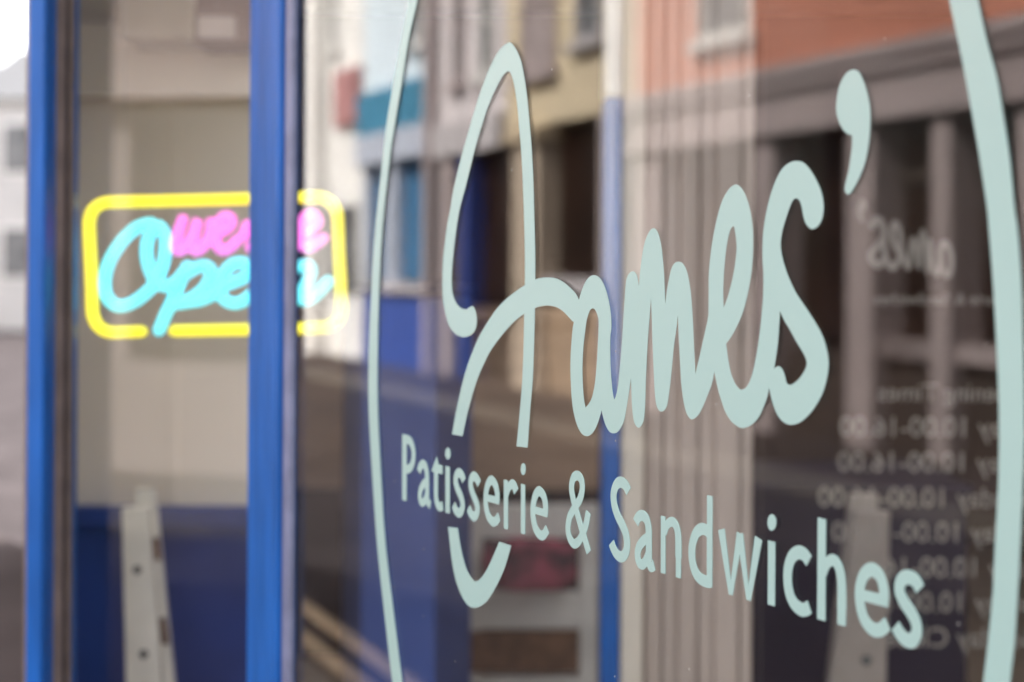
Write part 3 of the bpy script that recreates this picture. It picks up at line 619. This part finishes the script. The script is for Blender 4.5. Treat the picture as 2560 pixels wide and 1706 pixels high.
def text_obj(name, s, x_start, y_base, capx, D, parent, sx=0.85, align='LEFT'):
    """text whose first letter stands at photo pixel x_start and which runs to the left: it faces the far side"""
    cu = bpy.data.curves.new('row', 'FONT'); cu.body = s; cu.size = 1.0; cu.extrude = 0.0; cu.offset = 0.004
    ob = bpy.data.objects.new('row', cu); COL.objects.link(ob)
    bpy.context.view_layer.update()
    me = bpy.data.meshes.new_from_object(ob); bpy.data.objects.remove(ob)
    h = capx/FP*D/0.73
    p = at(x_start, y_base, D); mid = max(v.co.x for v in me.vertices)/2
    # split the row at its widest gap into its two words, each a mesh of its own
    bm0 = bmesh.new(); bm0.from_mesh(me); bpy.data.meshes.remove(me)
    seen, isl = set(), []
    for v in bm0.verts:
        if v in seen: continue
        st, grp = [v], []; seen.add(v)
        while st:
            u = st.pop(); grp.append(u)
            for e in u.link_edges:
                w = e.other_vert(u)
                if w not in seen: seen.add(w); st.append(w)
        isl.append((min(u.co.x for u in grp), max(u.co.x for u in grp)))
    isl.sort(); gap, cut, right = 0, None, isl[0][1]
    for l_, r_ in isl[1:]:
        if l_-right > gap: gap, cut = l_-right, (l_+right)/2
        right = max(right, r_)
    res = []
    names = name if isinstance(name, tuple) else (name,)
    for k, nm in enumerate(names):
        b = bm0.copy()
        if len(names) == 2:
            bmesh.ops.delete(b, geom=[v for v in b.verts if (v.co.x > cut) == (k == 0)], context='VERTS')
        for v in b.verts:
            x, y = (v.co.x - mid)*h*sx, v.co.y*h
            v.co = Vector((p.x - x, D - 0.0006, p.z + y))
        m2 = bpy.data.meshes.new(nm); b.to_mesh(m2); b.free(); m2.materials.append(M['vinyl_white'])
        o = bpy.data.objects.new(nm, m2); COL.objects.link(o); o.parent = parent
        o.matrix_parent_inverse = Matrix.Translation(-root_loc(parent)); res.append(o)
    bm0.free()
    return res
# rows of opening times, all starting at the same edge hidden behind the oval line
XC = 2383
rows = [('Opening Times', 1003, 46), ('Monday 10.00-16.00', 1092, 52), ('Tuesday 10.00-16.00', 1180, 52), ('Wednesday 10.00-16.00', 1268, 52), ('Thursday 10.00-16.00', 1355, 52), ('Friday 10.00-16.00', 1443, 52), ('Saturday 10.00-16.00', 1530, 52), ('Sunday Closed', 1618, 52)]
for s, y, cp in rows: text_obj(('heading', 'heading') if s[:2] == 'Op' else ('weekday', 'opening_hours'), s, XC, y, cp, D, gp, 0.97)
text_obj('small_lettering', 'Patisserie & Sandwiches', XC, 762, 30, D, gp, 1.0)
# small script word, mirrored
sc_ = 0.47
bm = bmesh.new()
for outl, holes in (script_polys[2], script_polys[3]):      # its first letter is hidden by the oval line
    loops = [[Vector((p[0], p[1], 0)) for p in outl]] + [[Vector((p[0], p[1], 0)) for p in h] for h in holes]
    flat = [p for lp in loops for p in lp]
    org = at(2192, 540, D); rs, rz = on_glass(1993, 403)
    vv = [bm.verts.new((org.x + (rs - p.x)*-sc_, D-0.0007, org.z + (p.y - rz)*sc_)) for p in flat]
    for tr in tessellate_polygon(loops):
        try: bm.faces.new([vv[i] for i in tr])
        except ValueError: pass
link('small_script', bm, M['vinyl_white'], gp)

# neon sign ------------------------------------------------------------------
D = 2.35
nn = thing('neon_sign', 'lit neon sign reading We\'re Open inside a yellow rounded frame', 'neon sign', at(537, 664, D))
n4 = lambda p: [at(x/2.613, 440 + y/2.613, D) for x, y in p]
def neon(name, pts, r, m, dy=0.0, n=7, smooth=True):
    P = n4(pts); P = [p + Vector((0, dy, 0)) for p in P]
    P = cr_spline(P, n) if smooth else P
    bm = bmesh.new(); tube(bm, P, r, 12); return link(name, bm, m, nn, smooth=True)
def rr_path():
    # rounded frame from the gap round to the gap
    pts = [(925,1018),(840,1021),(760,1024),(720,1022),(675,1008),(635,972),(612,925),(603,870),(599,700),(590,500),(583,340),(585,290),(602,235),(640,195),(690,176),(740,172),(1100,164),(1500,154),(1900,143),(2050,140),(2110,145),(2160,175),(2195,225),(2207,290),(2215,500),(2226,700),(2230,860),(2222,915),(2195,955),(2150,982),(2100,992),(1940,998),(1600,1006),(1300,1011),(1140,1014)]
    return pts
neon('frame_tube', rr_path(), 0.0088, M['yellow'])
neon('word_tube', [(985,310),(900,335),(800,425),(715,560),(684,690),(700,790),(760,847),(840,840),(930,785),(1010,700),(1060,590),(1082,480),(1078,390),(1045,332),(1000,345),(965,420),(957,520),(980,620),(1025,695),(1090,722),(1150,690),(1195,640),(1225,592)], 0.0088, M['cyan'], 0.0)
neon('word_tube', [(1215,600),(1170,690),(1125,800),(1075,905),(1030,1012)], 0.0086, M['cyan'], 0.009)
neon('word_tube', [(1140,720),(1210,650),(1290,600),(1350,588),(1385,620),(1360,710),(1290,780),(1200,825),(1150,838),(1230,826),(1320,812),(1400,775),(1480,715),(1570,680),(1630,640),(1625,585),(1570,566),(1510,590),(1455,660),(1435,730),(1465,800),(1530,832),(1600,815),(1670,750),(1720,660),(1745,600),(1740,700),(1715,810),(1760,700),(1830,620),(1900,600)], 0.0086, M['cyan'], -0.010)
neon('word_tube', [(1930,610),(1975,585),(2020,590),(2032,630),(2005,700),(1965,770),(1960,800),(2000,812),(2060,780),(2145,690)], 0.0086, M['cyan'], -0.004)
neon('word_tube', [(1200,285),(1170,370),(1150,450),(1165,487),(1205,475),(1260,400),(1300,290),(1275,380),(1262,460),(1285,488),(1330,465),(1375,390),(1390,290),(1400,350),(1440,370),(1490,345),(1520,305),(1500,268),(1455,275),(1420,340),(1415,430),(1455,485),(1510,465),(1560,415)], 0.0078, M['pink'], -0.006)
neon('word_tube', [(1622,320),(1610,350),(1596,390)], 0.0078, M['pink'], -0.006)
neon('word_tube', [(1640,470),(1680,380),(1700,290),(1720,330),(1770,320),(1790,350),(1780,430),(1830,480),(1900,450),(1960,400),(2030,355),(2080,305),(2055,258),(2005,262),(1968,330),(1958,410),(1985,460),(2040,462),(2115,408)], 0.0078, M['pink'], -0.006)
for (x, y) in ((800,172),(2000,141)):
    p = n4([(x, y)])[0]; bm = bmesh.new()
    tube(bm, [p + Vector((0, 0.012, 0)), Vector((p.x, p.y+0.012, 2.78))], 0.0005, 6); link('hanging_cord', bm, M['wire'], nn)

# ================================================================== the far side of the street
def house(label, u0, u1, zt, wallc, name='town_house', depth=6.0, wm=None):
    p = S((u0+u1)/2, -depth/2, 0)
    t = thing(name, label, 'building', (p.x, p.y, 0))
    m = wm or wallmat('render_' + name, wallc)
    return t, m
def sb(name, boxes, m, t, bev=0.0): return fobj(name, S, boxes, m, t, bev)
def window(t, u0, u1, z0, z1, frame=None, glass=None, sill=True):
    fr = frame or M['sash']; fw = 0.07
    f = sb('window', [(u0, u0+fw, 0.002, 0.05, z0, z1), (u1-fw, u1, 0.002, 0.05, z0, z1), (u0+fw, u1-fw, 0.003, 0.048, z0, z0+fw), (u0+fw, u1-fw, 0.003, 0.048, z1-fw, z1), (u0+fw, u1-fw, 0.004, 0.047, (z0+z1)/2-0.03, (z0+z1)/2+0.03)], fr, t)
    sb('pane', [(u0+fw, u1-fw, 0.001, 0.018, z0+fw, z1-fw)], glass or M['uglass'], f)
    if sill: sb('sill', [(u0-0.08, u1+0.08, 0.002, 0.13, z0-0.09, z0-0.002)], fr, f)
def roof(t, u0, u1, zt, depth=6.0, h=1.6):
    bm = bmesh.new()
    v = [S(u0, 0.2, zt), S(u1, 0.2, zt), S(u1, -depth/2, zt+h), S(u0, -depth/2, zt+h), S(u0, -depth, zt), S(u1, -depth, zt)]
    b = [bm.verts.new(x) for x in v]
    for f in ((0,1,2,3), (3,2,5,4), (0,3,4), (1,2,5), (0,1,5,4)): bm.faces.new([b[i] for i in f])
    link('roof', bm, M['slate'], t)

lil = wallmat('lilac_grey_paint', (0.42, 0.36, 0.36)); lil2 = wallmat('lilac_pale_paint', (0.50, 0.48, 0.50))
# salmon building with the grey shop fascia
t, m = house('salmon painted building over a grey corniced shopfront', -4.75, 0.72, 6.4, (0.60, 0.25, 0.17))
sb('wall', [(-4.75, 0.72, -6, 0, 3.24, 6.4)], m, t)
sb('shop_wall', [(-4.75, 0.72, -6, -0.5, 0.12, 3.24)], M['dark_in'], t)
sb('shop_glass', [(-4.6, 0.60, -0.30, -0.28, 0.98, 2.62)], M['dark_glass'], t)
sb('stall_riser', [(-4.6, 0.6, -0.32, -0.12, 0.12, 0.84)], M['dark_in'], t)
sb('sill', [(-3.6, -2.98, -0.3, -0.02, 0.845, 0.98), (-4.6, -3.0, -0.3, -0.02, 0.8455, 0.9795)], lil, t)
sb('cornice', [(-4.78, 0.75, 0.002, 0.16, 3.12, 3.235), (-4.77, 0.74, 0.002, 0.12, 3.02, 3.118)], lil, t, 0.01)
sb('fascia', [(-4.75, 0.72, -0.3, 0.06, 2.72, 3.018)], lil, t)
sb('fascia_trim', [(-4.76, 0.73, 0.062, 0.13, 2.66, 2.76)], lil, t)
for k, (u0, u1) in enumerate(((-4.74, -4.45), (-3.82, -3.62), (-2.98, -2.66), (-1.68, -1.38), (0.2, 0.70))):
    sb('pilaster', [(u0, u1, -0.3, 0.04, 0.12, 2.655)], lil, t)
sb('transom', [(-4.45, -3.82, -0.28, -0.2, 2.2, 2.28), (-3.62, -2.98, -0.28, -0.2, 2.2, 2.28)], M['dark_in'], t)
window(t, -1.30, -0.50, 3.62, 5.0); window(t, -3.7, -2.9, 3.85, 5.2)
roof(t, -4.75, 0.72, 6.4)
# nearest building, right edge of the reflections
t, m = house('grey lilac building nearest the camera across the street', -10.5, -4.8, 6.2, (0.30, 0.26, 0.26))
sb('wall', [(-10.5, -4.8, -6, 0, 0.12, 6.2)], m, t); roof(t, -10.5, -4.8, 6.2)
sb('shop_glass', [(-9.8, -5.4, 0.002, 0.03, 0.9, 2.5)], M['dark_glass'], t)
sb('fascia', [(-10.4, -4.9, 0.002, 0.2, 2.62, 3.1)], lil, t); window(t, -7.2, -6.3, 3.8, 5.2); window(t, -9.4, -8.5, 3.8, 5.2)
# cream building
t, m = house('cream yellow building between the salmon and the lilac ones', 0.78, 3.75, 6.3, (0.72, 0.62, 0.44))
sb('wall', [(0.78, 3.75, -6, 0, 3.16, 6.3)], m, t); roof(t, 0.78, 3.75, 6.3)
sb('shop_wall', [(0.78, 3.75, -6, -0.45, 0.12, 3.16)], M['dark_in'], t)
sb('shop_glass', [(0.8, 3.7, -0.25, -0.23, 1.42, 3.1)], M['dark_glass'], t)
sb('downpipe', [(0.86, 1.12, 0.002, 0.12, 0.12, 6.2)], M['sash'], t)
sb('pilaster', [(2.78, 3.45, -0.3, 0.06, 0.12, 2.98)], wallmat('cream_stone', (0.50, 0.42, 0.33)), t)
sb('pilaster_cap', [(2.70, 3.53, -0.3, 0.16, 2.985, 3.15)], wallmat('cream_stone_cap', (0.58, 0.48, 0.34)), t)
sb('jamb', [(1.14, 1.42, -0.3, 0.02, 0.12, 3.15)], lil, t)
sb('sill', [(1.43, 2.77, -0.3, 0.0, 1.20, 1.42)], lil2, t)
sb('stall_riser', [(1.43, 2.77, -0.3, -0.08, 0.12, 1.198)], wallmat('tan_stall_riser', (0.34, 0.25, 0.17)), t)
window(t, 1.35, 1.95, 3.95, 5.4, lil2); window(t, 2.45, 3.3, 3.75, 5.4, lil, lil)
# lilac white building
t, m = house('pale lilac building with a white shop sign board', 3.78, 5.98, 6.6, (0.68, 0.64, 0.66))
sb('wall', [(3.78, 5.98, -6, 0, 3.05, 6.6)], m, t); roof(t, 3.78, 5.98, 6.6)
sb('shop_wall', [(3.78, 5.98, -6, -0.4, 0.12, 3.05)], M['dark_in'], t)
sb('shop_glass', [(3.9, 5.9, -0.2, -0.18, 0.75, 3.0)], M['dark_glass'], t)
sb('fascia', [(3.78, 5.98, 0.002, 0.12, 2.98, 3.40)], lil2, t)
sb('pilaster', [(5.35, 5.7, -0.2, 0.05, 0.12, 2.975)], lil, t)
sb('pilaster', [(4.78, 5.05, -0.2, 0.05, 0.12, 2.975)], M['blue_dark'], t)
window(t, 5.0, 5.35, 3.9, 5.3, lil); window(t, 4.1, 4.5, 3.9, 5.3, M['sash'])
sb('downpipe', [(5.86, 6.02, 0.05, 0.17, 0.12, 6.5)], lil, t)
# blue building
t, m = house('pale blue building with a teal sign and blue framed shop windows', 6.04, 8.85, 6.8, (0.66, 0.78, 0.86))
sb('wall', [(6.04, 8.85, -6, 0, 3.2, 6.8)], m, t); roof(t, 6.04, 8.85, 6.8)
teal = wallmat('teal_sign_paint', (0.045, 0.22, 0.36)); blu = wallmat('mid_blue_paint', (0.04, 0.16, 0.32)); pbl = wallmat('pale_blue_paint', (0.45, 0.50, 0.60))
sb('shop_wall', [(6.04, 8.85, -6, -0.3, 0.12, 3.2)], blu, t)
sb('awning', [(6.1, 8.8, 0.002, 0.14, 3.50, 4.12)], teal, t)
sb('fascia', [(6.06, 8.8, 0.002, 0.16, 3.05, 3.49)], pbl, t)
sb('shop_glass', [(6.2, 8.6, -0.12, -0.1, 1.35, 3.04)], blu, t)
for u in (6.1, 7.35, 7.65, 8.55): sb('pilaster', [(u, u+0.22, -0.12, 0.04, 1.32, 3.045)], pbl, t)
sb('sill', [(6.2, 7.9, -0.1, 0.12, 1.18, 1.315)], lil2, t)
sb('stall_riser', [(6.1, 8.8, -0.12, 0.0, 0.12, 1.175)], M['blue_dark'], t)
window(t, 6.35, 6.8, 4.6, 5.9)
# red sign building
t, m = house('white building with a square dusty red shop sign', 8.9, 10.6, 6.6, (0.80, 0.80, 0.78))
sb('wall', [(8.9, 10.6, -6, 0, 0.12, 6.6)], m, t); roof(t, 8.9, 10.6, 6.6)
sb('shop_sign', [(8.95, 10.0, 0.002, 0.12, 3.75, 4.62)], wallmat('dusty_red_paint', (0.40, 0.20, 0.20)), t)
sb('shop_glass', [(9.1, 10.3, 0.002, 0.04, 1.1, 2.5)], M['uglass'], t)
window(t, 10.0, 10.35, 5.0, 6.2)
# white houses farther on
t, m = house('bright white house farther along the street', 10.65, 15.5, 7.4, (0.82, 0.81, 0.78))
sb('wall', [(10.65, 15.5, -6, 0.25, 0.12, 7.4)], m, t); roof(t, 10.65, 15.5, 7.4)
window(t, 14.2, 15.1, 4.6, 6.0); sb('door', [(11.5, 12.4, 0.252, 0.3, 0.2, 2.3)], M['wood_shadow'], t)
t, m = house('tan rendered house at the far end of the row', 15.55, 30, 8.2, (0.50, 0.40, 0.30))
sb('wall', [(15.55, 30, -6, 0.8, 0.12, 8.2)], m, t); roof(t, 15.55, 30, 8.2)
for u in (17, 20, 23, 26):
    f = sb('window', [(u, u+1.0, 0.802, 0.85, 4.5, 6.0)], M['sash'], t); sb('pane', [(u+0.08, u+0.92, 0.852, 0.86, 4.58, 5.92)], M['uglass'], f)

# seen straight down the street past the corner post
def far_house(label, x0, x1, y, d, zt, c, h=1.6):
    t = thing('terrace_house', label, 'house', ((x0+x1)/2, y+d/2, 0))
    fobj('wall', WF, [(x0, x1, y, y+d, 0, zt)], wallmat('far_render', c), t)
    bm = bmesh.new(); v = [(x0, y-0.2, zt), (x1, y-0.2, zt), (x1, y+d/2, zt+h), (x0, y+d/2, zt+h), (x0, y+d, zt), (x1, y+d, zt)]
    b = [bm.verts.new(Vector(p)) for p in v]
    for f in ((0,1,2,3), (3,2,5,4), (0,3,4), (1,2,5), (0,1,5,4)): bm.faces.new([b[i] for i in f])
    rf = link('roof', bm, M['slate'], t)
    n = max(1, int((x1-x0)/2.2)); st = (x1-x0)/n
    for k in range(n):
        for z in (1.2, 3.7):
            cx_ = x0 + st*(k+0.5)
            f = fobj('window', WF, [(cx_-0.45, cx_+0.45, y-0.03, y-0.002, z, z+1.3)], M['sash'], t)
            fobj('pane', WF, [(cx_-0.37, cx_+0.37, y-0.04, y-0.031, z+0.08, z+1.22)], M['uglass'], f)
far_house('white rendered terrace house with slate roof straight down the street', -13.2, -10.4, 34, 8, 5.5, (0.46, 0.46, 0.45), 1.8)
far_house('pale grey terrace house beside the white one down the street', -10.3, -2.0, 35, 8, 5.6, (0.4, 0.4, 0.4), 1.8)
far_house('cream terrace house on the left of the white one down the street', -20.0, -13.3, 34.5, 8, 5.3, (0.45, 0.43, 0.38), 1.7)
